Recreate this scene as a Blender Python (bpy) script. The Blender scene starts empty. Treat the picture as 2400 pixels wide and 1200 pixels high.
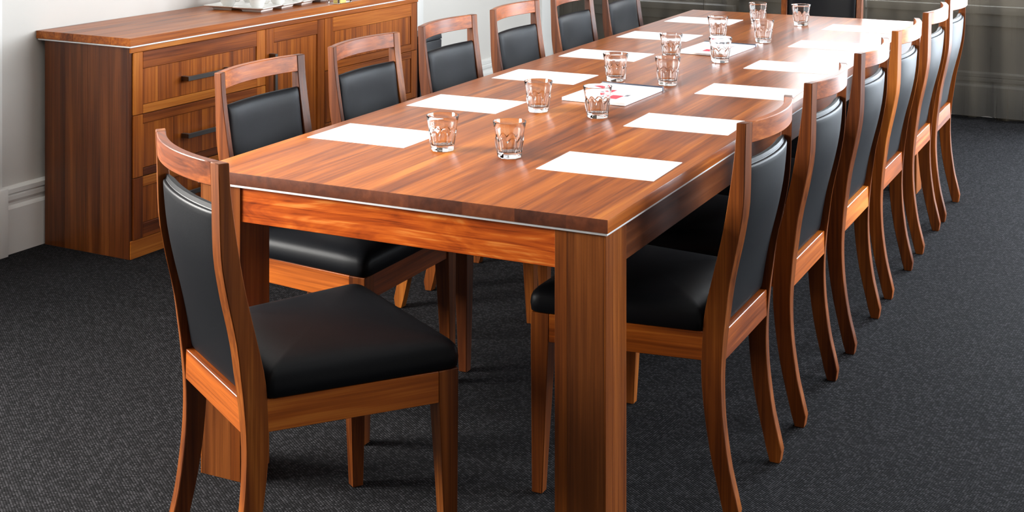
import bpy, bmesh, math, random
from mathutils import Vector, Matrix

random.seed(7)
C = bpy.context.scene.collection
SC = bpy.context.scene
R = math.radians

# ------------------------------------------------------------------ camera
F_PX, HORIZON = 3283.7, -358.0            # focal length and horizon line, in pixels of the 2400x1200 frame
CAM_H, CAM_YAW = 1.50, 28.7
cam = bpy.data.cameras.new('camera')
cam.sensor_fit = 'HORIZONTAL'; cam.sensor_width = 36.0
cam.lens = F_PX / 2400 * 36
cam.shift_y = -(600 - HORIZON) / 2400
cam.clip_start = 0.05; cam.clip_end = 100
co = bpy.data.objects.new('camera', cam); C.objects.link(co)
co.location = (0, 0, CAM_H); co.rotation_euler = (R(90), 0, R(CAM_YAW))
SC.camera = co

# ------------------------------------------------------------------ room extents (m), world axes follow the room
WX0, WX1, WY0, WY1, WZ = -4.125, 1.25, -1.7, 8.12, 3.0
FWIN = (-2.62, -1.05, 0.74, 2.45)          # far window behind the sheer curtains x0,x1,z0,z1
FWIN2 = (-3.80, -2.95, 0.54, 2.45)         # its left-hand neighbour
FWIN3 = (-0.70, 1.05, 0.03, 2.45)          # tall glazed window in the far wall, right of the picture
RWIN = (3.9, 7.5, 0.80, 2.45)              # right-hand window y0,y1,z0,z1
LWIN = (0.6, 2.4, 0.85, 2.45)              # window in the left wall, left of the picture, y0,y1,z0,z1

# ------------------------------------------------------------------ world, daylight, exposure
w = bpy.data.worlds.new('overcast'); SC.world = w; w.use_nodes = True
bg = w.node_tree.nodes['Background']; bg.inputs[0].default_value = (0.80, 0.89, 1.0, 1); bg.inputs[1].default_value = 0.6

def area(name, loc, rot, sx, sy, power, col=(1, 1, 1)):
    l = bpy.data.lights.new(name, 'AREA'); l.shape = 'RECTANGLE'; l.size = sx; l.size_y = sy
    l.energy = power; l.color = col
    o = bpy.data.objects.new(name, l); C.objects.link(o); o.location = loc; o.rotation_euler = rot
    return o
area('daylight_far_window', ((FWIN[0]+FWIN[1])/2, WY1+0.30, (FWIN[2]+FWIN[3])/2), (R(-90), 0, 0),
     FWIN[1]-FWIN[0], FWIN[3]-FWIN[2], 95, (0.90, 0.95, 1.0))
area('daylight_far_window_two', ((FWIN2[0]+FWIN2[1])/2, WY1+0.30, (FWIN2[2]+FWIN2[3])/2), (R(-90), 0, 0),
     FWIN2[1]-FWIN2[0], FWIN2[3]-FWIN2[2], 8, (0.95, 0.97, 1.0))
area('daylight_far_window_three', ((FWIN3[0]+FWIN3[1])/2, WY1+0.30, (FWIN3[2]+FWIN3[3])/2), (R(-90), 0, 0),
     FWIN3[1]-FWIN3[0], FWIN3[3]-FWIN3[2], 180, (0.80, 0.90, 1.0))
area('daylight_right_window', (WX1+0.30, (RWIN[0]+RWIN[1])/2, (RWIN[2]+RWIN[3])/2), (R(90), 0, R(90)),
     RWIN[1]-RWIN[0], RWIN[3]-RWIN[2], 235, (0.92, 0.96, 1.0))
area('daylight_left_window', (WX0-0.30, (LWIN[0]+LWIN[1])/2, (LWIN[2]+LWIN[3])/2), (R(90), 0, R(-90)),
     LWIN[1]-LWIN[0], LWIN[3]-LWIN[2], 340, (1.0, 0.97, 0.92))

SC.view_settings.view_transform = 'Standard'; SC.view_settings.look = 'None'
SC.view_settings.gamma = 1.0; SC.view_settings.use_curve_mapping = False
SC.view_settings.exposure = 0.88
SC.cycles.max_bounces = 8; SC.cycles.transmission_bounces = 8; SC.cycles.transparent_max_bounces = 12
SC.cycles.glossy_bounces = 3; SC.cycles.diffuse_bounces = 3
SC.cycles.use_denoising = True; SC.cycles.use_adaptive_sampling = True; SC.cycles.adaptive_threshold = 0.03
SC.cycles.sample_clamp_indirect = 6.0

# ------------------------------------------------------------------ materials
def nmat(name):
    m = bpy.data.materials.new(name); m.use_nodes = True
    nt = m.node_tree; b = nt.nodes['Principled BSDF']
    return m, nt, b, nt.nodes, nt.links

def setp(b, base=None, rough=None, metal=None, spec=None, trans=None, ior=None):
    if base is not None: b.inputs['Base Color'].default_value = (*base, 1)
    if rough is not None: b.inputs['Roughness'].default_value = rough
    if metal is not None: b.inputs['Metallic'].default_value = metal
    if spec is not None: b.inputs['Specular IOR Level'].default_value = spec
    if trans is not None: b.inputs['Transmission Weight'].default_value = trans
    if ior is not None: b.inputs['IOR'].default_value = ior

def math_node(N, L, op, a, b=None, c=None):
    n = N.new('ShaderNodeMath'); n.operation = op
    for i, v in enumerate((a, b, c)):
        if v is None: continue
        if isinstance(v, (int, float)): n.inputs[i].default_value = v
        else: L.new(v, n.inputs[i])
    return n.outputs[0]

def wood(name, axis, stops, rough=0.3, vary=0.35, figure=1.0, fine=0.8, distort=0.8, spec=0.5, along=0.9, amp=1.5, rvar=0.12, bump=0.04):
    """procedural timber, grain along the object's own axis; tone differs from piece to piece"""
    m, nt, b, N, L = nmat(name)
    tc = N.new('ShaderNodeTexCoord'); oi = N.new('ShaderNodeObjectInfo')
    off = N.new('ShaderNodeVectorMath'); off.operation = 'SCALE'
    off.inputs[0].default_value = (17.3, 31.7, 23.1); L.new(oi.outputs['Random'], off.inputs['Scale'])
    add = N.new('ShaderNodeVectorMath'); add.operation = 'ADD'
    L.new(tc.outputs['Object'], add.inputs[0]); L.new(off.outputs[0], add.inputs[1])
    def noise(along, across, detail, dist):
        mp = N.new('ShaderNodeMapping')
        s = [across]*3; s[axis] = along
        mp.inputs['Scale'].default_value = s
        L.new(add.outputs[0], mp.inputs['Vector'])
        n = N.new('ShaderNodeTexNoise'); n.inputs['Scale'].default_value = 1.0
        n.inputs['Detail'].default_value = detail; n.inputs['Distortion'].default_value = dist
        n.inputs['Roughness'].default_value = 0.55
        L.new(mp.outputs[0], n.inputs['Vector'])
        return n.outputs['Fac']
    n1 = noise(along, 11*figure, 3, distort)
    n2 = noise(1.5, 100, 2, 0.0)
    n3 = noise(6.0, 300, 1, 0.0)
    rr = math_node(N, L, 'MULTIPLY_ADD', oi.outputs['Random'], vary, 0.5 - vary/2)
    a1 = math_node(N, L, 'MULTIPLY_ADD', n1, amp, -amp/2)
    a2 = math_node(N, L, 'MULTIPLY_ADD', n2, 0.9*fine, -0.45*fine)
    a3 = math_node(N, L, 'MULTIPLY_ADD', n3, 0.45*fine, -0.225*fine)
    t = math_node(N, L, 'ADD', math_node(N, L, 'ADD', rr, a1), math_node(N, L, 'ADD', a2, a3))
    cr = N.new('ShaderNodeValToRGB'); e = cr.color_ramp.elements
    e[0].position = 0.0; e[0].color = (*stops[0], 1); e[1].position = 1.0; e[1].color = (*stops[-1], 1)
    for i, s in enumerate(stops[1:-1]):
        x = e.new((i+1)/(len(stops)-1)); x.color = (*s, 1)
    L.new(t, cr.inputs[0]); L.new(cr.outputs[0], b.inputs['Base Color'])
    setp(b, rough=rough, spec=spec)
    rg = math_node(N, L, 'MULTIPLY_ADD', n2, rvar, rough - rvar/2); L.new(rg, b.inputs['Roughness'])
    bp = N.new('ShaderNodeBump'); bp.inputs['Strength'].default_value = bump; bp.inputs['Distance'].default_value = 0.001
    L.new(n3, bp.inputs['Height']); L.new(bp.outputs[0], b.inputs['Normal'])
    return m

RED = [(0.055, 0.010, 0.002), (0.180, 0.037, 0.004), (0.37, 0.086, 0.008), (0.60, 0.195, 0.026)]
TOP = [(0.075, 0.015, 0.003), (0.22, 0.049, 0.006), (0.40, 0.105, 0.012), (0.60, 0.21, 0.032)]
SBD = [(0.075, 0.015, 0.003), (0.21, 0.046, 0.005), (0.41, 0.105, 0.010), (0.62, 0.215, 0.030)]
BRN = [(0.038, 0.009, 0.003), (0.105, 0.027, 0.005), (0.20, 0.056, 0.010), (0.34, 0.115, 0.022)]
DRK = [(0.028, 0.006, 0.002), (0.078, 0.018, 0.0035), (0.145, 0.038, 0.007), (0.25, 0.078, 0.015)]
ORG = [(0.15, 0.022, 0.003), (0.35, 0.055, 0.005), (0.51, 0.098, 0.009), (0.68, 0.23, 0.045)]
M = {}
for k, ax in (('x', 0), ('y', 1), ('z', 2)):
    M['chair_'+k] = wood('chair_timber_'+k, ax, RED, rough=0.34, vary=0.30, spec=0.42)
    M['side_'+k] = wood('sideboard_timber_'+k, ax, SBD, rough=0.34, vary=0.34, spec=0.4)
    M['dark_'+k] = wood('dark_timber_'+k, ax, DRK, rough=0.34, vary=0.26, figure=1.6)
    M['apron_'+k] = wood('figured_timber_'+k, ax, ORG, rough=0.30, vary=0.06, figure=1.7, distort=3.0, fine=1.3, along=3.4, amp=1.6)
M['panel_z'] = wood('panel_timber', 2, SBD, rough=0.34, vary=0.16, figure=3.0, distort=0.3, fine=0.8, spec=0.4, amp=1.2)
M['post_z'] = wood('chair_post_timber', 2, [(0.034, 0.007, 0.002), (0.095, 0.022, 0.0035), (0.20, 0.050, 0.006), (0.38, 0.118, 0.016)], rough=0.38, vary=0.40, spec=0.32)  # darker copy of the chair timber; shade on posts and legs put into colour
M['top_y'] = wood('tabletop_timber', 1, TOP, rough=0.28, vary=0.26, figure=1.2, distort=1.2, fine=0.8, spec=0.42, amp=1.35, rvar=0.02, bump=0.004)
M['leg_z'] = wood('table_leg_timber', 2, BRN, rough=0.32, vary=0.12)
M['strip_z'] = wood('leg_strip_timber', 2, [(0.05, 0.011, 0.003), (0.15, 0.036, 0.005), (0.26, 0.070, 0.009), (0.42, 0.14, 0.022)], rough=0.34, vary=0.10, spec=0.4)
M['end_grain'] = wood('end_grain_timber', 1, [(0.024, 0.005, 0.002), (0.062, 0.014, 0.004), (0.115, 0.027, 0.007), (0.19, 0.050, 0.013)], rough=0.42, vary=0.40, figure=2.2, distort=1.2, fine=0.25, spec=0.3, along=5, amp=0.8)

m, nt, b, N, L = nmat('black_leather'); setp(b, base=(0.0055, 0.006, 0.0075), rough=0.44, spec=0.12)
tc = N.new('ShaderNodeTexCoord'); n = N.new('ShaderNodeTexVoronoi'); n.inputs['Scale'].default_value = 420
L.new(tc.outputs['Object'], n.inputs['Vector'])
bp = N.new('ShaderNodeBump'); bp.inputs['Strength'].default_value = 0.10; bp.inputs['Distance'].default_value = 0.0006
L.new(n.outputs['Distance'], bp.inputs['Height']); L.new(bp.outputs[0], b.inputs['Normal'])
M['leather'] = m

def plain(name, base, rough=0.5, metal=0.0, spec=0.5):
    m, nt, b, N, L = nmat(name); setp(b, base=base, rough=rough, metal=metal, spec=spec)
    tc = N.new('ShaderNodeTexCoord'); n = N.new('ShaderNodeTexNoise'); n.inputs['Scale'].default_value = 60
    L.new(tc.outputs['Object'], n.inputs['Vector'])
    L.new(math_node(N, L, 'MULTIPLY_ADD', n.outputs['Fac'], 0.06, rough-0.03), b.inputs['Roughness'])
    return m
M['steel'] = plain('brushed_aluminium', (0.90, 0.90, 0.91), 0.42, 0.35)
M['handle'] = plain('dark_brushed_metal', (0.16, 0.15, 0.14), 0.38, 1.0)
M['chrome'] = plain('polished_chrome', (0.80, 0.80, 0.80), 0.12, 1.0)
M['paper'] = plain('white_paper', (0.90, 0.90, 0.91), 0.75)
M['porcelain'] = plain('white_porcelain', (0.86, 0.84, 0.80), 0.18)
M['navy'] = plain('navy_plastic', (0.020, 0.028, 0.060), 0.35)
M['red_ink'] = plain('red_ink', (0.62, 0.055, 0.085), 0.7)
M['grey_ink'] = plain('grey_ink', (0.16, 0.15, 0.17), 0.7)
M['black'] = plain('matt_black_plastic', (0.012, 0.012, 0.016), 0.45)
M['yellow'] = plain('yellow_card', (0.75, 0.58, 0.18), 0.7)
M['trim'] = plain('gloss_white_paint', (0.80, 0.79, 0.76), 0.35)

def painted(name, base):
    m, nt, b, N, L = nmat(name); setp(b, base=base, rough=0.7, spec=0.3)
    tc = N.new('ShaderNodeTexCoord'); n = N.new('ShaderNodeTexNoise'); n.inputs['Scale'].default_value = 90; n.inputs['Detail'].default_value = 4
    L.new(tc.outputs['Object'], n.inputs['Vector'])
    bp = N.new('ShaderNodeBump'); bp.inputs['Strength'].default_value = 0.08; bp.inputs['Distance'].default_value = 0.002
    L.new(n.outputs['Fac'], bp.inputs['Height']); L.new(bp.outputs[0], b.inputs['Normal'])
    return m
M['wall'] = painted('warm_white_wall_paint', (0.64, 0.615, 0.575))
M['wall_dark'] = painted('deep_taupe_wall_paint', (0.09, 0.082, 0.074))  # unseen near and right walls, darkened to cut bounced light
M['ceil'] = painted('grey_ceiling_paint', (0.42, 0.42, 0.41))  # unseen ceiling, greyed to hold down bounced fill light

m, nt, b, N, L = nmat('drinking_glass'); setp(b, base=(1, 1, 1), rough=0.0, trans=1.0, ior=1.45); M['glass'] = m

m, nt, b, N, L = nmat('window_glass')
tr = N.new('ShaderNodeBsdfTransparent'); gl = N.new('ShaderNodeBsdfGlossy'); gl.inputs['Roughness'].default_value = 0.02
mx = N.new('ShaderNodeMixShader'); mx.inputs[0].default_value = 0.06
L.new(tr.outputs[0], mx.inputs[1]); L.new(gl.outputs[0], mx.inputs[2]); L.new(mx.outputs[0], N['Material Output'].inputs[0]); M['pane'] = m

m, nt, b, N, L = nmat('sheer_taupe_voile')
tr = N.new('ShaderNodeBsdfTransparent'); df = N.new('ShaderNodeBsdfDiffuse'); tl = N.new('ShaderNodeBsdfTranslucent')
tc = N.new('ShaderNodeTexCoord'); mp = N.new('ShaderNodeMapping'); mp.inputs['Scale'].default_value = (500, 500, 40)
n = N.new('ShaderNodeTexNoise'); n.inputs['Scale'].default_value = 1.0; L.new(tc.outputs['Object'], mp.inputs[0]); L.new(mp.outputs[0], n.inputs['Vector'])
cr = N.new('ShaderNodeValToRGB'); cr.color_ramp.elements[0].color = (0.065, 0.054, 0.039, 1); cr.color_ramp.elements[1].color = (0.135, 0.113, 0.082, 1)
L.new(n.outputs['Fac'], cr.inputs[0]); L.new(cr.outputs[0], df.inputs[0]); L.new(cr.outputs[0], tl.inputs[0])
m1 = N.new('ShaderNodeMixShader'); m1.inputs[0].default_value = 0.45; L.new(df.outputs[0], m1.inputs[1]); L.new(tl.outputs[0], m1.inputs[2])
m2 = N.new('ShaderNodeMixShader'); m2.inputs[0].default_value = 0.72; L.new(tr.outputs[0], m2.inputs[1]); L.new(m1.outputs[0], m2.inputs[2])
L.new(m2.outputs[0], N['Material Output'].inputs[0]); M['curtain'] = m

# loop-pile carpet: rows of small loops, charcoal with lighter flecks
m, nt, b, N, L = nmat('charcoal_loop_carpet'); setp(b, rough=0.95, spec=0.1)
tc = N.new('ShaderNodeTexCoord'); mp = N.new('ShaderNodeMapping'); mp.inputs['Rotation'].default_value = (0, 0, R(33))
L.new(tc.outputs['Object'], mp.inputs[0])
sx = N.new('ShaderNodeSeparateXYZ'); L.new(mp.outputs[0], sx.inputs[0])
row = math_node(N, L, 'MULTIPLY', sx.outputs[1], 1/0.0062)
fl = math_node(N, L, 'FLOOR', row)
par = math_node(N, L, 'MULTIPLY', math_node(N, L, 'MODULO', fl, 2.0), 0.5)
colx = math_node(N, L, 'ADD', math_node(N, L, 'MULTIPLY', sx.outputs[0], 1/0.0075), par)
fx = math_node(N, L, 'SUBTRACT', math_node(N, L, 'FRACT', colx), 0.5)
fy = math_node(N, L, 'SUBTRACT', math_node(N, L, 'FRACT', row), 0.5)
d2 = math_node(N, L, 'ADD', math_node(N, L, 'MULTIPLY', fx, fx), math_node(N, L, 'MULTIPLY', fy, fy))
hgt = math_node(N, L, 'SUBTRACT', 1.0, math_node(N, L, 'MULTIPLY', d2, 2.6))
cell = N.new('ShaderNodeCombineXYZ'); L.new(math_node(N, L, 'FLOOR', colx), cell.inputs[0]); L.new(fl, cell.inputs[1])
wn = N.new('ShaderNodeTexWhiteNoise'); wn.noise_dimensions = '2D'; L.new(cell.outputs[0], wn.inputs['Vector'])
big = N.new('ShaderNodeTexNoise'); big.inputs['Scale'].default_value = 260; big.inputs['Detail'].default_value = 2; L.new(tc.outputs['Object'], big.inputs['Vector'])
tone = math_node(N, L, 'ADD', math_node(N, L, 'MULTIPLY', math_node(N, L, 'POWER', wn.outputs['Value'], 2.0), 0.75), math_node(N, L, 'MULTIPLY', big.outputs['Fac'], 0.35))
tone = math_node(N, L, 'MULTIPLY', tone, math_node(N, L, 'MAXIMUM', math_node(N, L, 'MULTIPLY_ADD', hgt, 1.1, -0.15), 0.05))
cr = N.new('ShaderNodeValToRGB'); e = cr.color_ramp.elements
e[0].color = (0.0020, 0.0020, 0.0023, 1); e[1].color = (0.058, 0.056, 0.0615, 1)
L.new(tone, cr.inputs[0]); L.new(cr.outputs[0], b.inputs['Base Color'])
bp = N.new('ShaderNodeBump'); bp.inputs['Strength'].default_value = 0.6; bp.inputs['Distance'].default_value = 0.003
L.new(hgt, bp.inputs['Height']); L.new(bp.outputs[0], b.inputs['Normal'])
M['carpet'] = m

# ------------------------------------------------------------------ mesh helpers
def smooth_by_angle(me, deg=35):
    me.shade_smooth(); me.set_sharp_from_angle(angle=R(deg))

def finish(bm, bevel=0.0, seg=2, ang=40):
    bmesh.ops.recalc_face_normals(bm, faces=bm.faces[:])
    if bevel > 0:
        ed = [e for e in bm.edges if len(e.link_faces) == 2 and e.calc_face_angle(0) > R(ang)]
        bmesh.ops.bevel(bm, geom=ed, offset=bevel, segments=seg, profile=0.6, affect='EDGES', clamp_overlap=True)
    return bm

def obj(name, bm, mat, parent=None, loc=(0, 0, 0), rot=(0, 0, 0), deg=35):
    me = bpy.data.meshes.new(name); bm.to_mesh(me); bm.free()
    smooth_by_angle(me, deg); me.materials.append(M[mat] if isinstance(mat, str) else mat)
    o = bpy.data.objects.new(name, me); C.objects.link(o)
    o.location = loc; o.rotation_euler = rot
    if parent is not None: o.parent = parent
    return o

def bm_box(sx, sy, sz, bevel=0.0, seg=2):
    bm = bmesh.new(); bmesh.ops.create_cube(bm, size=1.0)
    bmesh.ops.scale(bm, vec=(sx, sy, sz), verts=bm.verts[:])
    return finish(bm, bevel, seg)

def box(name, x0, x1, y0, y1, z0, z1, mat, parent=None, bevel=0.0, seg=2):
    """axis-aligned box, its origin at its own centre"""
    return obj(name, bm_box(x1-x0, y1-y0, z1-z0, bevel, seg), mat, parent, ((x0+x1)/2, (y0+y1)/2, (z0+z1)/2))

def empty(name, loc=(0, 0, 0), rotz=0.0):
    o = bpy.data.objects.new(name, None); C.objects.link(o); o.location = loc; o.rotation_euler = (0, 0, rotz)
    o.empty_display_size = 0.1
    return o

def tag(o, label=None, cat=None, group=None, kind=None):
    if label: o['label'] = label
    if cat: o['category'] = cat
    if group: o['group'] = group
    if kind: o['kind'] = kind
    return o

def struct(o, label=None): return tag(o, label=label, kind='structure')

def copy_tree(src, parent=None):
    c = src.copy(); C.objects.link(c); c.parent = parent
    for ch in list(src.children): copy_tree(ch, c)
    return c

def prism(name, prof, x0, x1, mat, parent, bevel=0.0015, loc=(0, 0, 0), rot=(0, 0, 0)):
    """profile of (y,z) points swept along x"""
    bm = bmesh.new()
    a = [bm.verts.new((x0, p[0], p[1])) for p in prof]; c = [bm.verts.new((x1, p[0], p[1])) for p in prof]
    n = len(prof)
    for i in range(n): bm.faces.new((a[i], a[(i+1) % n], c[(i+1) % n], c[i]))
    bm.faces.new(a[::-1]); bm.faces.new(c)
    finish(bm, bevel)
    return obj(name, bm, mat, parent, loc, rot)

def tube(name, pts, r, mat, parent=None, n=8, closed=False):
    bm = bmesh.new(); rings = []; P = [Vector(p) for p in pts]; k = len(P)
    for i, p in enumerate(P):
        t = (P[(i+1) % k] - P[i-1]) if (closed or 0 < i < k-1) else (P[1]-P[0] if i == 0 else P[-1]-P[-2])
        t.normalize(); up = Vector((0, 0, 1)) if abs(t.z) < 0.9 else Vector((1, 0, 0))
        a = t.cross(up).normalized(); c = t.cross(a).normalized()
        rings.append([bm.verts.new(p + r*(math.cos(2*math.pi*j/n)*a + math.sin(2*math.pi*j/n)*c)) for j in range(n)])
    for i in range(k if closed else k-1):
        A, B = rings[i], rings[(i+1) % k]
        for j in range(n): bm.faces.new((A[j], A[(j+1) % n], B[(j+1) % n], B[j]))
    if not closed: bm.faces.new(rings[0]); bm.faces.new(rings[-1][::-1])
    finish(bm)
    return obj(name, bm, mat, parent)

def interp(tab, z):
    """smooth (Catmull-Rom) interpolation in a table of (z, value)"""
    T = sorted(tab)
    if z <= T[0][0]: return T[0][1]
    if z >= T[-1][0]: return T[-1][1]
    for i in range(len(T)-1):
        if T[i][0] <= z <= T[i+1][0]:
            z0, y0 = T[i]; z1, y1 = T[i+1]
            mL = ((y1 - T[i-1][1])/(z1 - T[i-1][0])) if i > 0 else (y1-y0)/(z1-z0)
            mR = ((T[i+2][1]-y0)/(T[i+2][0]-z0)) if i+2 < len(T) else (y1-y0)/(z1-z0)
            h = z1-z0; t = (z-z0)/h
            return ((2*t**3-3*t**2+1)*y0 + (t**3-2*t**2+t)*h*mL + (-2*t**3+3*t**2)*y1 + (t**3-t**2)*h*mR)

# ------------------------------------------------------------------ the room
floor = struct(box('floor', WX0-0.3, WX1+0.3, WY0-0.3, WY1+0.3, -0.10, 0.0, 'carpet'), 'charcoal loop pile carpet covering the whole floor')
struct(box('ceiling', WX0-0.2, WX1+0.2, WY0-0.2, WY1+0.2, WZ, WZ+0.1, 'ceil'))

def wall(name, axis, c0, c1, a0, a1, holes, mat='wall'):
    """a wall slab (c0..c1 on its own axis) running a0..a1, with rectangular openings, as one mesh"""
    bm = bmesh.new()
    def add(u0, u1, q0, q1):
        g = bmesh.ops.create_cube(bm, size=1.0)['verts']
        sz = (c1-c0, u1-u0, q1-q0) if axis == 'x' else (u1-u0, c1-c0, q1-q0)
        ce = ((c0+c1)/2, (u0+u1)/2, (q0+q1)/2) if axis == 'x' else ((u0+u1)/2, (c0+c1)/2, (q0+q1)/2)
        bmesh.ops.scale(bm, vec=sz, verts=g); bmesh.ops.translate(bm, vec=ce, verts=g)
    u = a0
    for h0, h1, z0, z1 in sorted(holes):
        add(u, h0, 0, WZ); add(h0, h1, z1, WZ)
        if z0 > 0: add(h0, h1, 0, z0)
        u = h1
    add(u, a1, 0, WZ)
    return struct(obj(name, bm, mat))

wall('wall_left', 'x', WX0-0.15, WX0, WY0, WY1+0.15, [LWIN])
wall('wall_far', 'y', WY1, WY1+0.15, WX0, WX1, [FWIN2, FWIN, FWIN3])
wall('wall_right', 'x', WX1, WX1+0.15, WY0, WY1+0.15, [RWIN], 'wall_dark')
wall('wall_near', 'y', WY0-0.15, WY0, WX0-0.15, WX1+0.15, [], 'wall_dark')

def window(name, axis, c, hole, nu, nz):
    h0, h1, z0, z1 = hole
    root = empty(name, ((0, 0, 0))); struct(root)
    def bar(nm, u0, u1, q0, q1, t=0.05, mat='trim', bev=0.004):
        if axis == 'y': return box(nm, u0, u1, c-t/2, c+t/2, q0, q1, mat, root, bev)
        return box(nm, c-t/2, c+t/2, u0, u1, q0, q1, mat, root, bev)
    fr = 0.055
    bar('window_frame', h0, h0+fr, z0, z1); bar('window_frame', h1-fr, h1, z0, z1)
    bar('window_frame', h0+fr, h1-fr, z0, z0+fr); bar('window_frame', h0+fr, h1-fr, z1-fr, z1)
    du = (h1-h0-2*fr)/nu; dz = (z1-z0-2*fr)/nz
    for i in range(1, nu): bar('mullion', h0+fr+du*i-0.02, h0+fr+du*i+0.02, z0+fr, z1-fr, 0.045)
    for i in range(nu):
        for j in range(1, nz): bar('glazing_bar', h0+fr+du*i+(0.02 if i else 0), h0+fr+du*(i+1)-(0.02 if i < nu-1 else 0), z0+fr+dz*j-0.014, z0+fr+dz*j+0.014, 0.035)
        for j in range(nz):
            bar('pane', h0+fr+du*i+(0.02 if i else 0), h0+fr+du*(i+1)-(0.02 if i < nu-1 else 0),
                z0+fr+dz*j+(0.014 if j else 0), z0+fr+dz*(j+1)-(0.014 if j < nz-1 else 0), 0.006, 'pane', 0)
    return root
w1 = window('window_1', 'y', WY1+0.08, FWIN, 2, 2)
window('window_2', 'x', WX1+0.08, RWIN, 3, 2)
window('window_4', 'x', WX0-0.07, LWIN, 2, 2)
window('window_3', 'y', WY1+0.08, FWIN2, 1, 2)
window('window_5', 'y', WY1+0.08, FWIN3, 2, 3)
struct(box('trim_1', FWIN2[1]+0.08, FWIN[1]+0.06, WY1-0.055, WY1, 0.575, 0.62, 'trim', None, 0.006), 'white painted sill below the far window, behind the sheer curtains')
struct(box('trim_2', FWIN2[1]+0.08, FWIN[1]+0.04, WY1-0.022, WY1, 0.505, 0.575, 'trim', None, 0.006))
struct(box('trim_7', FWIN2[0]-0.06, FWIN2[1]+0.06, WY1-0.055, WY1, FWIN2[2]-0.04, FWIN2[2], 'trim', None, 0.006), 'white painted sill of the left-hand far window')
struct(box('trim_8', FWIN2[0]-0.04, FWIN2[1]+0.04, WY1-0.022, WY1, FWIN2[2]-0.10, FWIN2[2]-0.04, 'trim', None, 0.006))

def skirting(name, axis, c, sgn, a0, a1):
    """tall moulded skirting board, face profile (depth, z) swept along the wall"""
    prof = [(0, 0), (0.025, 0), (0.025, 0.165), (0.021, 0.172), (0.013, 0.177), (0.013, 0.186), (0.020, 0.197), (0.020, 0.212),
            (0.015, 0.217), (0.022, 0.222), (0.022, 0.238), (0.006, 0.247), (0, 0.247)]
    bm = bmesh.new(); A = []; B = []
    for d, z in prof:
        if axis == 'x': A.append(bm.verts.new((c+sgn*d, a0, z))); B.append(bm.verts.new((c+sgn*d, a1, z)))
        else: A.append(bm.verts.new((a0, c+sgn*d, z))); B.append(bm.verts.new((a1, c+sgn*d, z)))
    n = len(prof)
    for i in range(n): bm.faces.new((A[i], A[(i+1) % n], B[(i+1) % n], B[i]))
    bm.faces.new(A); bm.faces.new(B[::-1]); finish(bm)
    return struct(obj(name, bm, 'trim', deg=25))
tag(skirting('baseboard_left', 'x', WX0, 1, 3.615, 7.80), 'tall moulded white baseboard at the foot of the left wall')
skirting('baseboard_far', 'y', WY1, -1, WX0+0.03, FWIN3[0]-0.01)
skirting('baseboard_right', 'x', WX1, -1, WY0, WY1-0.03)
struct(box('trim_3', WX0, WX0+0.045, 3.46, 3.615, 0, 0.250, 'trim', None, 0.004), 'white plinth block at the foot of the door casing, left edge of the photo')
struct(box('trim_4', WX0, WX0+0.030, 3.475, 3.600, 0.250, 2.45, 'trim', None, 0.004))
struct(box('trim_5', WX0, WX0+0.028, 6.415, 6.478, 0.247, WZ-0.02, 'trim', None, 0.004), 'narrow white upright trim on the left wall beyond the sideboard')
struct(box('trim_6', WX0, WX0+0.06, 7.82, 8.00, 0, WZ-0.02, 'trim', None, 0.006), 'wide white pilaster on the left wall next to the curtain')

# sheer curtains on the far wall
def curtain(name, x0, x1, yb, amp, per, z0, z1, ph, label):
    bm = bmesh.new(); nx = int((x1-x0)/0.012); nz = 14; rows = []
    rnd = random.Random(ph)
    fs = [(per*rnd.uniform(0.7, 1.4), rnd.uniform(0, 6.28), rnd.uniform(0.4, 1.0)) for _ in range(4)]
    for j in range(nz+1):
        z = z0 + (z1-z0)*j/nz; rr = []
        for i in range(nx+1):
            x = x0 + (x1-x0)*i/nx
            s = sum(a*math.sin(2*math.pi*x/p + q + 0.35*math.sin(z*1.3+q)) for p, q, a in fs)/2.2
            hem = 0.012*math.sin(x*5+ph) if j == 0 else 0
            rr.append(bm.verts.new((x, yb + amp*s*(0.75+0.25*(1-z/z1)), z + hem)))
        rows.append(rr)
    for j in range(nz):
        for i in range(nx): bm.faces.new((rows[j][i], rows[j][i+1], rows[j+1][i+1], rows[j+1][i]))
    bmesh.ops.solidify(bm, geom=bm.faces[:], thickness=0.0008)
    o = obj(name, bm, 'curtain', deg=180)
    return tag(o, label, 'curtain', 'sheer curtains at the far window')
curtain('sheer_curtain', -4.02, -3.0405, 7.97, 0.036, 0.17, 0.022, 2.62, 3, 'sheer taupe curtain nearest the left wall, behind the left row of chairs')
curtain('sheer_curtain', -3.0395, -2.0605, 7.97, 0.036, 0.16, 0.022, 2.62, 11, 'sheer taupe curtain behind the chair at the far end of the table')
curtain('sheer_curtain', -2.0595, -0.80, 7.965, 0.042, 0.19, 0.030, 2.62, 5, 'sheer taupe curtain hanging to the carpet at the right edge of the photo')

# ------------------------------------------------------------------ table frame of reference
T0 = Vector((-1.214, 2.628)); TA = R(2.5); TW, TL, TH = 1.062, 3.652, 0.7314
U = Vector((-math.sin(TA), math.cos(TA))); V = Vector((-math.cos(TA), -math.sin(TA)))
def tw(across, along, z=0.0):
    p = T0 + V*across + U*along; return (p.x, p.y, z)

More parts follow.
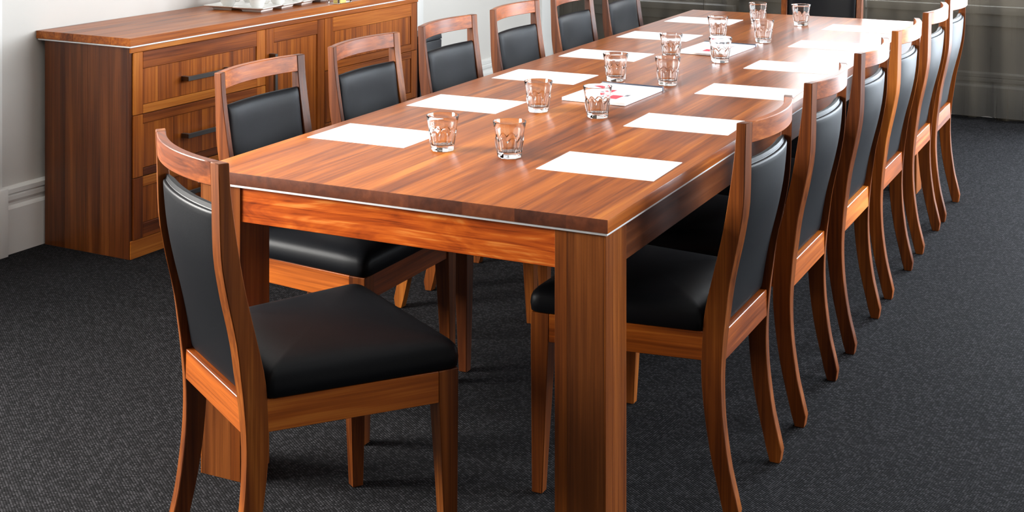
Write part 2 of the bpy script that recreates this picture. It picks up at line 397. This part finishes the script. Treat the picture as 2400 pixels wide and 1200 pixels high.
table = empty('conference_table', tw(TW/2, TL/2), TA)
tag(table, 'long reddish timber conference table with a silver inlay line under its top', 'table')
def tx(a): return TW/2 - a          # across -> table local x
def ty(a): return a - TL/2
edges = [TW, 0.946, 0.867, 0.738, 0.607, 0.475, 0.340, 0.214, 0.094, 0.0]
SL = 0.0288
for i in range(len(edges)-1):
    bo = box('board', tx(edges[i]), tx(edges[i+1]), -TL/2, TL/2, TH-SL, TH, 'top_y', table, 0.0)
    bo.data.materials.clear(); bo.data.materials.append(M['top_y']); bo.data.materials.append(M['end_grain'])
    bm = bmesh.new(); bm.from_mesh(bo.data); W2 = bo.dimensions.x/2      # ease only the outer arrises, not the glue lines
    rim = [e for e in bm.edges if all(v.co.z > 0 for v in e.verts) and (abs(e.verts[0].co.y - e.verts[1].co.y) < 1e-6
           or (i == 0 and all(v.co.x < 0 for v in e.verts)) or (i == len(edges)-2 and all(v.co.x > 0 for v in e.verts)))]
    bmesh.ops.bevel(bm, geom=rim, offset=0.0016, segments=2, profile=0.6, affect='EDGES'); bm.to_mesh(bo.data); bm.free(); smooth_by_angle(bo.data)
    for p in bo.data.polygons:
        if abs(p.normal.y) > 0.95: p.material_index = 1
st = bm_box(TW-0.004, TL-0.004, 0.0060, 0.0012, 2); obj('inlay_strip', st, 'steel', table, (0, 0, TH-SL-0.00275))
LW = 0.116; zt = TH-SL-0.0055; ins = 0.007
for sx in (-1, 1):
    for sy in (-1, 1):
        leg = empty('leg', (sx*(TW/2-ins-LW/2), sy*(TL/2-ins-LW/2), 0)); leg.parent = table
        inner = -sx
        # laminated: light inner stave, dark core, thin light outer face
        cuts = [(0.0, 0.028, 'strip_z'), (0.028, LW-0.004, 'leg_z'), (LW-0.004, LW, 'strip_z')]
        for c0, c1, mt in cuts:
            xa, xb = inner*(LW/2-c0), inner*(LW/2-c1)
            box('stave', min(xa, xb), max(xa, xb), -LW/2, LW/2, 0, zt, mt, leg, 0.0004, 1)
AH = 0.083
for sy in (-1, 1):
    yo = sy*(TL/2-ins-0.004)
    box('apron', -(TW/2-ins-LW), TW/2-ins-LW, min(yo, yo-sy*0.022), max(yo, yo-sy*0.022), zt-AH, zt, 'apron_x', table, 0.001, 1)
for sx in (-1, 1):
    xo = sx*(TW/2-ins-0.004)
    box('apron', min(xo, xo-sx*0.022), max(xo, xo-sx*0.022), -(TL/2-ins-LW), TL/2-ins-LW, zt-AH, zt, 'dark_y', table, 0.001, 1)

# ------------------------------------------------------------------ dining chair (local: +y forward, +x right)
REAR = [(0, -.038), (.034, -.033), (.115, -.014), (.156, -.007), (.24, .003), (.33, .006), (.42, 0.0), (.47, -.006), (.54, -.015), (.64, -.036), (.71, -.047), (.83, -.051), (.893, -.053)]
FRNT = [(0, -.002), (.027, .003), (.108, .022), (.149, .031), (.232, .044), (.325, .052), (.411, .049), (.462, .044), (.534, .028), (.634, .004), (.71, -.010), (.83, -.027), (.893, -.031)]
HX, PT, CH = 0.197, 0.028, 0.893
def skew(z):                              # posts are turned to follow the curve of the back
    t = min(1, max(0, (z-0.15)/0.5)); return -0.0075*t*t*(3-2*t)
def hx(z): return 0.189 + (HX-0.189)*z/CH

def make_chair():
    root = empty('dining_chair')
    # rear legs rising into back posts
    for s in (-1, 1):
        bm = bmesh.new(); zs = [CH*i/30 for i in range(31)]; rings = []
        for z in zs:
            yr, yf = interp(REAR, z), interp(FRNT, z)
            if z == 0: yr += 0.009; yf -= 0.003
            xo, xi = s*hx(z), s*(hx(z)-PT)
            rings.append([bm.verts.new(p) for p in ((xo, yr, z), (xo, yf, z), (xi, yf+skew(z), z), (xi, yr+skew(z), z))])
        # rounded toe just above the floor
        for i in range(30):
            A, B = rings[i], rings[i+1]
            for j in range(4): bm.faces.new((A[j], A[(j+1) % 4], B[(j+1) % 4], B[j]))
        bm.faces.new(rings[0][::-1]); bm.faces.new(rings[-1]); finish(bm, 0.0016, 1)
        obj('rear_leg', bm, 'post_z', root)
    # curved top rail
    bm = bmesh.new(); rings = []; xi = HX-PT; n = 16
    for i in range(n+1):
        x = -xi + 2*xi*i/n; bow = 0.0075+0.027*(1-(x/xi)**2)
        rings.append([bm.verts.new((x, y-bow, z)) for y, z in ((-0.052, 0.893), (-0.032, 0.893), (-0.029, 0.846), (-0.050, 0.846))])
    for i in range(n):
        A, B = rings[i], rings[i+1]
        for j in range(4): bm.faces.new((A[j], A[(j+1) % 4], B[(j+1) % 4], B[j]))
    bm.faces.new(rings[0][::-1]); bm.faces.new(rings[-1]); finish(bm, 0.0016, 1)
    obj('top_rail', bm, 'chair_x', root)
    # padded back
    bm = bmesh.new(); nu, nv = 18, 22; xw = HX-PT-0.0015; z0, z1 = 0.4215, 0.808
    def sheet(front):
        g = []
        for j in range(nv+1):
            t = j/nv; tz = 0.5-0.5*math.cos(math.pi*t); row = []
            for i in range(nu+1):
                s = -1+2*i/nu; ss = math.copysign(math.sin(abs(s)*math.pi/2)**0.85, s) if s else 0.0
                z = z0+(z1-z0)*tz; zz = min(z, 0.808)
                yc = 0.5*(interp(REAR, zz)+interp(FRNT, zz)); bw = min(1, max(0, (z-0.43)/0.30)); bow = 0.003+0.018*(1-ss*ss)*bw*bw*(3-2*bw)
                e = (1-abs(ss)**9)*(1-abs(2*tz-1)**14)
                if front:
                    y = yc - bow + 0.002 + 0.021*max(e, 0)**0.5; zo = -0.006*(1-max(e, 0)**0.5)*(tz > 0.5)
                else:
                    y = yc - bow + 0.000 - 0.0105*max(e, 0)**0.3; zo = -0.016*max(0, (tz-0.9)/0.1)**2
                row.append(bm.verts.new((ss*xw, y, z+zo)))
            g.append(row)
        return g
    f, r = sheet(True), sheet(False)
    for j in range(nv):
        for i in range(nu):
            bm.faces.new((f[j][i], f[j+1][i], f[j+1][i+1], f[j][i+1])); bm.faces.new((r[j][i], r[j][i+1], r[j+1][i+1], r[j+1][i]))
    for j in range(nv):
        bm.faces.new((f[j][0], r[j][0], r[j+1][0], f[j+1][0])); bm.faces.new((f[j][nu], f[j+1][nu], r[j+1][nu], r[j][nu]))
    for i in range(nu):
        bm.faces.new((f[0][i], f[0][i+1], r[0][i+1], r[0][i])); bm.faces.new((f[nv][i], r[nv][i], r[nv][i+1], f[nv][i+1]))
    pipe = [tuple(v.co) for v in r[nv]]
    finish(bm)
    back = obj('backrest', bm, 'leather', root, deg=60)
    tube('piping', [(p[0]*0.99, p[1]+0.0006, p[2]) for p in pipe], 0.0018, 'leather', back, 6)
    # rails
    RZ0, RZ1 = 0.355, 0.4195
    xr = hx(0.39)-PT
    box('rear_rail', -xr, xr, 0.003, 0.024, RZ0, RZ1, 'chair_x', root, 0.0012, 1)
    FX, FY, LS = 0.240, 0.450, 0.046
    for s in (-1, 1):
        a = Vector((s*hx(0.39), 0.047)); c = Vector((s*FX, FY-LS)); d = c-a; ln = d.length; nrm = Vector((d.y, -d.x)).normalized()*s
        mid = (a+c)/2 - nrm*0.011
        obj('side_rail', bm_box(0.020, ln, RZ1-RZ0, 0.0012, 1), 'chair_y', root, (mid.x, mid.y, (RZ0+RZ1)/2), (0, 0, math.atan2(-d.x, d.y)))
    box('front_rail', -(FX-LS), FX-LS, FY-0.026, FY-0.005, RZ0, RZ1, 'chair_x', root, 0.0012, 1)
    for s in (-1, 1):
        bm = bmesh.new(); lv = []
        for z, q in ((0, 0.028), (RZ0-0.01, 0.0445), (RZ1, LS)):
            x0, x1 = s*FX, s*(FX-q); y0, y1 = FY-q, FY
            if z == 0: y1 -= 0.002; x0 -= s*0.002
            lv.append([bm.verts.new((x, y, z)) for x, y in ((x0, y0), (x0, y1), (x1, y1), (x1, y0))])
        for A, B in zip(lv, lv[1:]):
            for j in range(4): bm.faces.new((A[j], A[(j+1) % 4], B[(j+1) % 4], B[j]))
        bm.faces.new(lv[0][::-1]); bm.faces.new(lv[-1]); finish(bm, 0.0015, 1)
        obj('front_leg', bm, 'post_z', root)
    # seat cushion
    yb, yf, xb, xf = 0.0505, FY+0.006, HX+0.001, FX+0.005
    corners = [(-xb, yb, .012), (xb, yb, .012), (xf, yf, .030), (-xf, yf, .030)]
    out = []
    for i, (x, y, rad) in enumerate(corners):
        p = Vector((x, y)); a = (Vector(corners[i-1][:2])-p).normalized(); c = (Vector(corners[(i+1) % 4][:2])-p).normalized()
        p0, p1 = p+a*rad, p+c*rad
        for t in (0, .25, .5, .75, 1): out.append(p0*(1-t)**2 + p*2*t*(1-t) + p1*t*t)
        q = Vector(corners[(i+1) % 4][:2]); rq = corners[(i+1) % 4][2]; q0 = q - c*rq
        for t in (.125, .25, .375, .5, .625, .75, .875): out.append(p1*(1-t)+q0*t)
    cx = Vector((0, (yb+yf)/2)); bm = bmesh.new(); rings = []
    ea, eb = 0.205, 0.185
    def ins_ring(d, z):
        ring = []; wgt = min(1, max(0, (d-0.02)/0.12)); wgt = wgt*wgt*(3-2*wgt)
        for p in out:
            v = p-cx; k = min(1.01, 1-d/0.22); ph = math.atan2(v.y/eb, v.x/ea)
            q = v.lerp(Vector((ea*math.cos(ph), eb*math.sin(ph))), wgt)*k      # square rim easing into a round crown
            ring.append(bm.verts.new((cx.x+q.x, cx.y+q.y, z)))
        return ring
    for d, z in ((0.004, .4200), (0.0, .4235), (-0.0015, .440), (0.0, .454), (0.004, .4635), (0.011, .4705), (0.024, .4775), (0.045, .4832), (0.07, .4875), (0.10, .4907), (0.14, .4932), (0.18, .4942), (0.21, .4945)):
        rings.append(ins_ring(d, z))
    for A, B in zip(rings, rings[1:]):
        k = len(A)
        for j in range(k): bm.faces.new((A[j], A[(j+1) % k], B[(j+1) % k], B[j]))
    bm.faces.new(rings[-1]); bm.faces.new(rings[0][::-1]); finish(bm)
    obj('seat', bm, 'leather', root, deg=60)
    return root

proto = make_chair()
ROWG_R, ROWG_L = 'chairs along the right side of the table', 'chairs along the left side of the table'
ordn = ['first', 'second', 'third', 'fourth', 'fifth', 'sixth']
first = [True]
def place_chair(loc, rotz, label, group):
    c = proto if first[0] else copy_tree(proto)
    first[0] = False
    c.location = loc; c.rotation_euler = (0, 0, rotz)
    tag(c, label, 'chair', group)
    return c
# pulled-out chair at the near end
place_chair((-1.926, 2.227, 0), R(-29.7), 'timber and black leather chair turned at an angle before the near end of the table', 'chairs at the ends of the table')
for i, a in enumerate((0.505, 1.088, 1.669, 2.230, 2.803, 3.298)):
    place_chair(tw(-0.148, a), TA+R(90), f'{ordn[i]} chair from the camera in the right-hand row, its leather back turned outward', ROWG_R)
for i, a in enumerate((0.547, 1.091, 1.637, 2.172, 2.715, 3.260)):
    place_chair(tw(1.232, a), TA-R(90), f'{ordn[i]} chair from the camera in the left-hand row, padded front facing the table', ROWG_L)
place_chair(tw(0.547, TL+0.372), TA+R(180), 'chair at the far end of the table, facing the camera before the curtains', 'chairs at the ends of the table')

# ------------------------------------------------------------------ things on the table
def sheet_of_paper(across0, along0, rz, label):
    o = obj('paper_sheet', bm_box(0.297, 0.210, 0.0009), 'paper', None, tw(across0+0.1485, along0+0.105, TH+0.00045), (0, 0, TA+rz))
    return tag(o, label, 'paper', 'blank sheets laid out for each seat')
for i, (ac, al, rz) in enumerate(((0.034, 0.354, 0.02), (0.036, 0.924, 0.02), (0.026, 1.496, 0.02), (0.033, 2.044, 0.0), (0.034, 2.628, 0.0), (0.040, 3.186, 0.0))):
    sheet_of_paper(ac, al, rz, f'blank white paper sheet before the {ordn[i]} chair of the right-hand row')
for i, (ac, al, rz) in enumerate(((0.730, 0.411, 0.0), (0.727, 0.923, 0.0), (0.725, 1.476, 0.0), (0.726, 2.018, 0.0), (0.730, 2.594, 0.0), (0.731, 3.158, 0.0))):
    sheet_of_paper(ac, al, rz, f'blank white paper sheet before the {ordn[i]} chair of the left-hand row')

def tumbler_mesh():
    bm = bmesh.new(); n = 72; nf = 9; H_ = 0.0885
    rc = lambda z: 0.0287 + (0.0419-0.0287)*(z/H_)
    def ring(f):
        vs = []
        for i in range(n):
            th = 2*math.pi*i/n; lo = (th % (2*math.pi/nf)) - math.pi/nf      # 0 mid facet
            zs = 0.0405 + 0.0105*math.cos(lo*nf/2)                          # arched head of each facet
            flat = math.cos(math.pi/nf)/math.cos(lo)
            z, fac, rs = f(zs)
            r = rc(z)*(fac*flat*1.062 + (1-fac)*1.0)*rs
            vs.append(bm.verts.new((r*math.cos(th), r*math.sin(th), z)))
        return vs
    prof = [lambda q: (0.0, 1, .94), lambda q: (0.0012, 1, .975), lambda q: (0.0035, 1, 1.0), lambda q: (0.0105, 1, 1.0), lambda q: (0.0118, 1, 0.982),
            lambda q: (q*0.5, 1, 0.99), lambda q: (q-0.004, 1, 1.0), lambda q: (q-0.0008, 1, 0.998), lambda q: (q+0.0012, 0.35, 0.985), lambda q: (q+0.0034, 0, .963),
            lambda q: (0.062, 0, .972), lambda q: (0.075, 0, .987), lambda q: (0.0872, 0, 1.0), lambda q: (0.0885, 0, .990)]
    outr = [ring(p) for p in prof]
    inn = []
    for z, th in ((0.0885, .0014), (0.0872, .0018), (0.070, .0022), (0.056, .0024), (0.045, .0032), (0.025, .0040), (0.017, .0050), (0.0142, .0085), (0.0135, .018)):
        r = rc(z)*0.985-th
        inn.append([bm.verts.new((r*math.cos(2*math.pi*i/n), r*math.sin(2*math.pi*i/n), z)) for i in range(n)])
    seq = outr + inn
    for A, B in zip(seq, seq[1:]):
        for j in range(n): bm.faces.new((A[j], A[(j+1) % n], B[(j+1) % n], B[j]))
    bm.faces.new(seq[0][::-1]); bm.faces.new(seq[-1]); finish(bm)
    me = bpy.data.meshes.new('glass_tumbler'); bm.to_mesh(me); bm.free(); smooth_by_angle(me, 24); me.materials.append(M['glass'])
    return me
tm = tumbler_mesh()
rnd = random.Random(4)
names_l = ['nearest the camera', 'second from the camera', 'third from the camera', 'fourth from the camera', 'fifth from the camera', 'farthest from the camera']
for side, acs in (('left', (0.619, 0.622, 0.622, 0.624, 0.634, 0.629)), ('right', (0.431, 0.433, 0.440, 0.435, 0.440, 0.442))):
    als = (0.411, 0.990, 1.589, 2.134, 2.715, 3.266) if side == 'left' else (0.414, 0.984, 1.588, 2.126, 2.693, 3.277)
    for i in range(6):
        o = bpy.data.objects.new('glass_tumbler', tm); C.objects.link(o)
        o.location = tw(acs[i]+0.012, als[i]+0.026, TH+0.0004); o.rotation_euler = (0, 0, rnd.uniform(0, 6.28))
        tag(o, f'clear faceted glass tumbler in the {side} line of glasses, {names_l[i]}', 'glass', 'tumblers down the middle of the table')

def notepad(across, along, rz, thick, label):
    root = empty('spiral_notepad', tw(across, along, TH), TA+rz)
    W_, L_ = 0.210, 0.300
    box('back_cover', -W_/2+0.003, W_/2-0.003, -L_/2+0.003, L_/2-0.002, 0, 0.0012, 'navy', root)
    box('page_block', -W_/2+0.001, W_/2-0.001, -L_/2+0.001, L_/2-0.004, 0.0012, thick, 'paper', root, 0.0005, 1)
    box('binding_strip', -W_/2, W_/2, L_/2-0.006, L_/2+0.006, 0, thick+0.003, 'navy', root, 0.002, 2)
    return tag(root, label, 'notepad', 'notepads between the glasses'), thick
n1, t1 = notepad(0.534, 1.348, R(-2.0), 0.011, 'white notepad with red print and navy binding between the second and third glasses')
def mark(root, t, x0, x1, y0, y1, mat): box('printed_mark', x0, x1, y0, y1, t, t+0.0004, mat, root)
mark(n1, t1, -0.045, -0.002, -0.045, 0.035, 'red_ink')
mark(n1, t1, 0.020, 0.056, -0.105, -0.045, 'red_ink')
mark(n1, t1, 0.058, 0.070, -0.050, -0.025, 'grey_ink')
mark(n1, t1, 0.004, 0.015, -0.100, -0.060, 'grey_ink')
n2, t2 = notepad(0.551, 2.424, R(-3.0), 0.008, 'white notepad with a small red mark and navy binding, farther from the camera')
mark(n2, t2, -0.020, 0.012, -0.095, -0.045, 'red_ink')
mark(n2, t2, -0.01, 0.05, 0.03, 0.04, 'red_ink')
mark(n2, t2, -0.01, 0.05, 0.06, 0.066, 'grey_ink')

# ------------------------------------------------------------------ sideboard
SX0, SX1, SY0, SY1, SH = -4.092, -3.660, 3.797, 5.738, 0.807
sb = empty('sideboard', ((SX0+SX1)/2, (SY0+SY1)/2, 0))
tag(sb, 'low reddish timber sideboard with panelled drawers and a silver line, against the left wall', 'sideboard')
ox, oy = sb.location.x, sb.location.y
def sbox(name, x0, x1, y0, y1, z0, z1, mat, par=None, bevel=0.001, rel=None):
    rx, ry, rz = rel if rel else (0, 0, 0)
    return box(name, x0-ox-rx, x1-ox-rx, y0-oy-ry, y1-oy-ry, z0-rz, z1-rz, mat, par or sb, bevel, 1)
n = 5; tx0, tx1 = -4.122, -3.646
for i in range(n):   # laminated top
    sbox('top_board', tx0+(tx1-tx0)*i/n, tx0+(tx1-tx0)*(i+1)/n, SY0-0.014, SY1+0.014, SH-0.029, SH, 'side_y', None, 0.0006)
sbox('metal_strip', tx0+0.004, SX1+0.0125, SY0-0.0115, SY1+0.0115, SH-0.0352, SH-0.029, 'steel', None, 0.0012)
ed = [SX0, -3.985, -3.87, -3.765, SX1]
for y0, y1 in ((SY0, SY0+0.018), (SY1-0.018, SY1)):
    for i in range(4): sbox('side_board', ed[i], ed[i+1]-(0.004 if i == 3 else 0), y0, y1, 0, SH-0.035, 'dark_z', None, 0.0006)  # end boards' timber darkened to carry the shade on them
sbox('carcass', SX0+0.02, SX1-0.024, SY0+0.018, SY1-0.018, 0.06, SH-0.036, 'dark_y')
sbox('top_rail', SX1-0.024, SX1+0.001, SY0+0.001, SY1-0.001, 0.751, SH-0.0352, 'side_y')
sbox('plinth', SX1-0.020, SX1, SY0+0.003, SY1-0.003, 0, 0.066, 'side_y')

def framed(name, y0, y1, z0, z1, st_l, st_r, rt, rb, handle):
    """frame-and-panel front; children are its stiles, rails, panel and handle"""
    g = 0.0013; y0 += g; y1 -= g; z0 += g; z1 -= g
    xb, xm, xf_ = SX1-0.022, SX1-0.007, SX1+0.002
    cy, cz = (y0+y1)/2, (z0+z1)/2
    base = sbox(name, xb, xm-0.004, y0+0.001, y1-0.001, z0+0.001, z1-0.001, 'dark_z')
    rel = tuple(base.location)
    def sub(nm, a0, a1, q0, q1, mat, x0=xm-0.004, x1=xf_, bev=0.0012): return sbox(nm, x0, x1, a0, a1, q0, q1, mat, base, bev, rel)
    sub('stile', y0, y0+st_l, z0, z1, 'side_z'); sub('stile', y1-st_r, y1, z0, z1, 'side_z')
    sub('rail', y0+st_l, y1-st_r, z1-rt, z1, 'side_y'); sub('rail', y0+st_l, y1-st_r, z0, z0+rb, 'side_y')
    p0, p1 = y0+st_l+0.0015, y1-st_r-0.0015; q0, q1 = z0+rb+0.0015, z1-rt-0.0015
    k = max(3, round((p1-p0)/0.085))
    for i in range(k): sub('panel_board', p0+(p1-p0)*i/k, p0+(p1-p0)*(i+1)/k, q0, q1, 'panel_z', xm-0.004, SX1-0.0025, 0.0002)
    hy_, hz_, ln, vert = handle
    bm = bmesh.new()
    def hb(x0, x1, a0, a1, c0, c1):
        v = bmesh.ops.create_cube(bm, size=1.0)['verts']; bmesh.ops.scale(bm, vec=(x1-x0, a1-a0, c1-c0), verts=v)
        bmesh.ops.translate(bm, vec=((x0+x1)/2-ox-rel[0], (a0+a1)/2-oy-rel[1], (c0+c1)/2-rel[2]), verts=v)
    t = 0.0085; x0_, x1_ = SX1-0.0025, SX1+0.034
    if vert:
        hb(x1_-0.010, x1_, hy_-t, hy_+t, hz_-ln/2, hz_+ln/2)
        for s in (-1, 1): hb(x0_, x1_-0.010, hy_-t, hy_+t, hz_+s*(ln/2-t)-t, hz_+s*(ln/2-t)+t)
    else:
        hb(x1_-0.010, x1_, hy_-ln/2, hy_+ln/2, hz_-t, hz_+t)
        for s in (-1, 1): hb(x0_, x1_-0.010, hy_+s*(ln/2-t)-t, hy_+s*(ln/2-t)+t, hz_-t, hz_+t)
    finish(bm, 0.0008, 1)
    tag(obj('handle', bm, 'handle', base), 'dark metal bar handle')
rows = [(0.521, 0.751, 0.062, 0.032), (0.292, 0.521, 0.034, 0.028), (0.066, 0.292, 0.036, 0.053)]
for y0, y1, sl, sr in ((3.810, 4.572, 0.050, 0.057), (4.978, 5.724, 0.060, 0.050)):
    for z0, z1, rt, rb in rows:
        framed('drawer', y0, y1, z0, z1, sl, sr, rt, rb, ((y0+y1)/2+0.01, (z0+rb+z1-rt)/2, 0.262, False))
framed('door', 4.572, 4.978, 0.066, 0.751, 0.052, 0.052, 0.060, 0.053, (4.602, 0.545, 0.205, True))

# crockery on the sideboard
def saucer_mesh():
    bm = bmesh.new(); lv = []
    for h, z in ((0.045, 0), (0.047, 0.004), (0.048, 0.0075), (0.0745, 0.0165), (0.0755, 0.0185), (0.0745, 0.0205), (0.050, 0.0120), (0.030, 0.0110)):
        lv.append([bm.verts.new((sx*h, sy*h, z)) for sx, sy in ((-1, -1), (1, -1), (1, 1), (-1, 1))])
    for A, B in zip(lv, lv[1:]):
        for j in range(4): bm.faces.new((A[j], A[(j+1) % 4], B[(j+1) % 4], B[j]))
    bm.faces.new(lv[0][::-1]); bm.faces.new(lv[-1]); finish(bm, 0.0012, 2, 20)
    me = bpy.data.meshes.new('saucer'); bm.to_mesh(me); bm.free(); smooth_by_angle(me, 30); me.materials.append(M['porcelain'])
    return me
def cup_body_mesh():
    bm = bmesh.new(); n = 40
    prof = [(0.021, 0), (0.022, 0.001), (0.0225, 0.004), (0.029, 0.012), (0.034, 0.026), (0.038, 0.046), (0.041, 0.066), (0.040, 0.0672), (0.0385, 0.066), (0.0355, 0.046), (0.031, 0.024), (0.022, 0.010), (0.004, 0.008)]
    rg = [[bm.verts.new((r*math.cos(2*math.pi*i/n), r*math.sin(2*math.pi*i/n), z)) for i in range(n)] for r, z in prof]
    for A, B in zip(rg, rg[1:]):
        for j in range(n): bm.faces.new((A[j], A[(j+1) % n], B[(j+1) % n], B[j]))
    bm.faces.new(rg[0][::-1]); bm.faces.new(rg[-1]); finish(bm)
    me = bpy.data.meshes.new('bowl'); bm.to_mesh(me); bm.free(); smooth_by_angle(me, 40); me.materials.append(M['porcelain'])
    return me
sm, cm = saucer_mesh(), cup_body_mesh()
cups = [(-3.800, 4.693, 'front row, first from the near end'), (-3.808, 4.842, 'front row, second from the near end'),
        (-3.816, 4.992, 'front row, third from the near end'), (-3.824, 5.142, 'front row, fourth from the near end'),
        (-3.956, 4.690, 'back row by the wall, nearer of two'), (-3.964, 4.842, 'back row by the wall, farther of two')]
cup0 = None
for i, (x, y, lab) in enumerate(cups):
    s_ = bpy.data.objects.new('saucer', sm); C.objects.link(s_); s_.location = (x, y, SH+0.0003); s_.rotation_euler = (0, 0, R(7))
    tag(s_, f'square white saucer on the sideboard, {lab}', 'saucer', 'saucers on the sideboard')
    if cup0 is None:
        c = empty('coffee_cup'); b_ = bpy.data.objects.new('bowl', cm); C.objects.link(b_); b_.parent = c
        tube('handle', [(0.034+0.0, 0, 0.022), (0.046, 0, 0.022), (0.056, 0, 0.032), (0.058, 0, 0.044), (0.052, 0, 0.054), (0.039, 0, 0.057)], 0.0035, 'porcelain', c, 8)
        cup0 = c
    else: c = copy_tree(cup0)
    c.location = (x, y, SH+0.0003+0.0112); c.rotation_euler = (0, 0, R(20))
    tag(c, f'white coffee cup on its saucer, {lab}', 'cup', 'cups on the sideboard')
ch = empty('sachet_holder', (-3.690, 5.135, SH+0.0002))
box('base_plate', -0.020, 0.050, -0.080, 0.030, 0, 0.002, 'chrome', ch, 0.0005, 1)
for dx, dy in ((0.042, -0.070), (0.042, 0.020), (-0.012, -0.070), (-0.012, 0.020)):
    tube('upright', [(dx, dy, 0.002), (dx, dy, 0.075)], 0.0050, 'chrome', ch, 12)
box('sachet_stack', -0.004, 0.034, -0.045, 0.000, 0.002, 0.060, 'yellow', ch, 0.001, 1)
tag(ch, 'small chrome holder with yellow sachets near the front edge of the sideboard', 'holder')

# black bin between the sideboard and the wall trim
bin_ = empty('waste_bin', (-3.80, 5.862, 0))
def tbox(name, hb, ht, z0, z1, mat, par, bev=0.006):
    bm = bmesh.new(); lv = [[bm.verts.new((sx*h[0], sy*h[1], z)) for sx, sy in ((-1, -1), (1, -1), (1, 1), (-1, 1))] for h, z in ((hb, z0), (ht, z1))]
    for j in range(4): bm.faces.new((lv[0][j], lv[0][(j+1) % 4], lv[1][(j+1) % 4], lv[1][j]))
    bm.faces.new(lv[0][::-1]); bm.faces.new(lv[1]); finish(bm, bev, 2)
    return obj(name, bm, mat, par)
tbox('body', (0.128, 0.090), (0.138, 0.099), 0.0, 0.545, 'black', bin_)
tbox('lid', (0.140, 0.101), (0.136, 0.097), 0.546, 0.578, 'black', bin_)
tag(bin_, 'tall black bin in the corner just past the far end of the sideboard', 'bin')
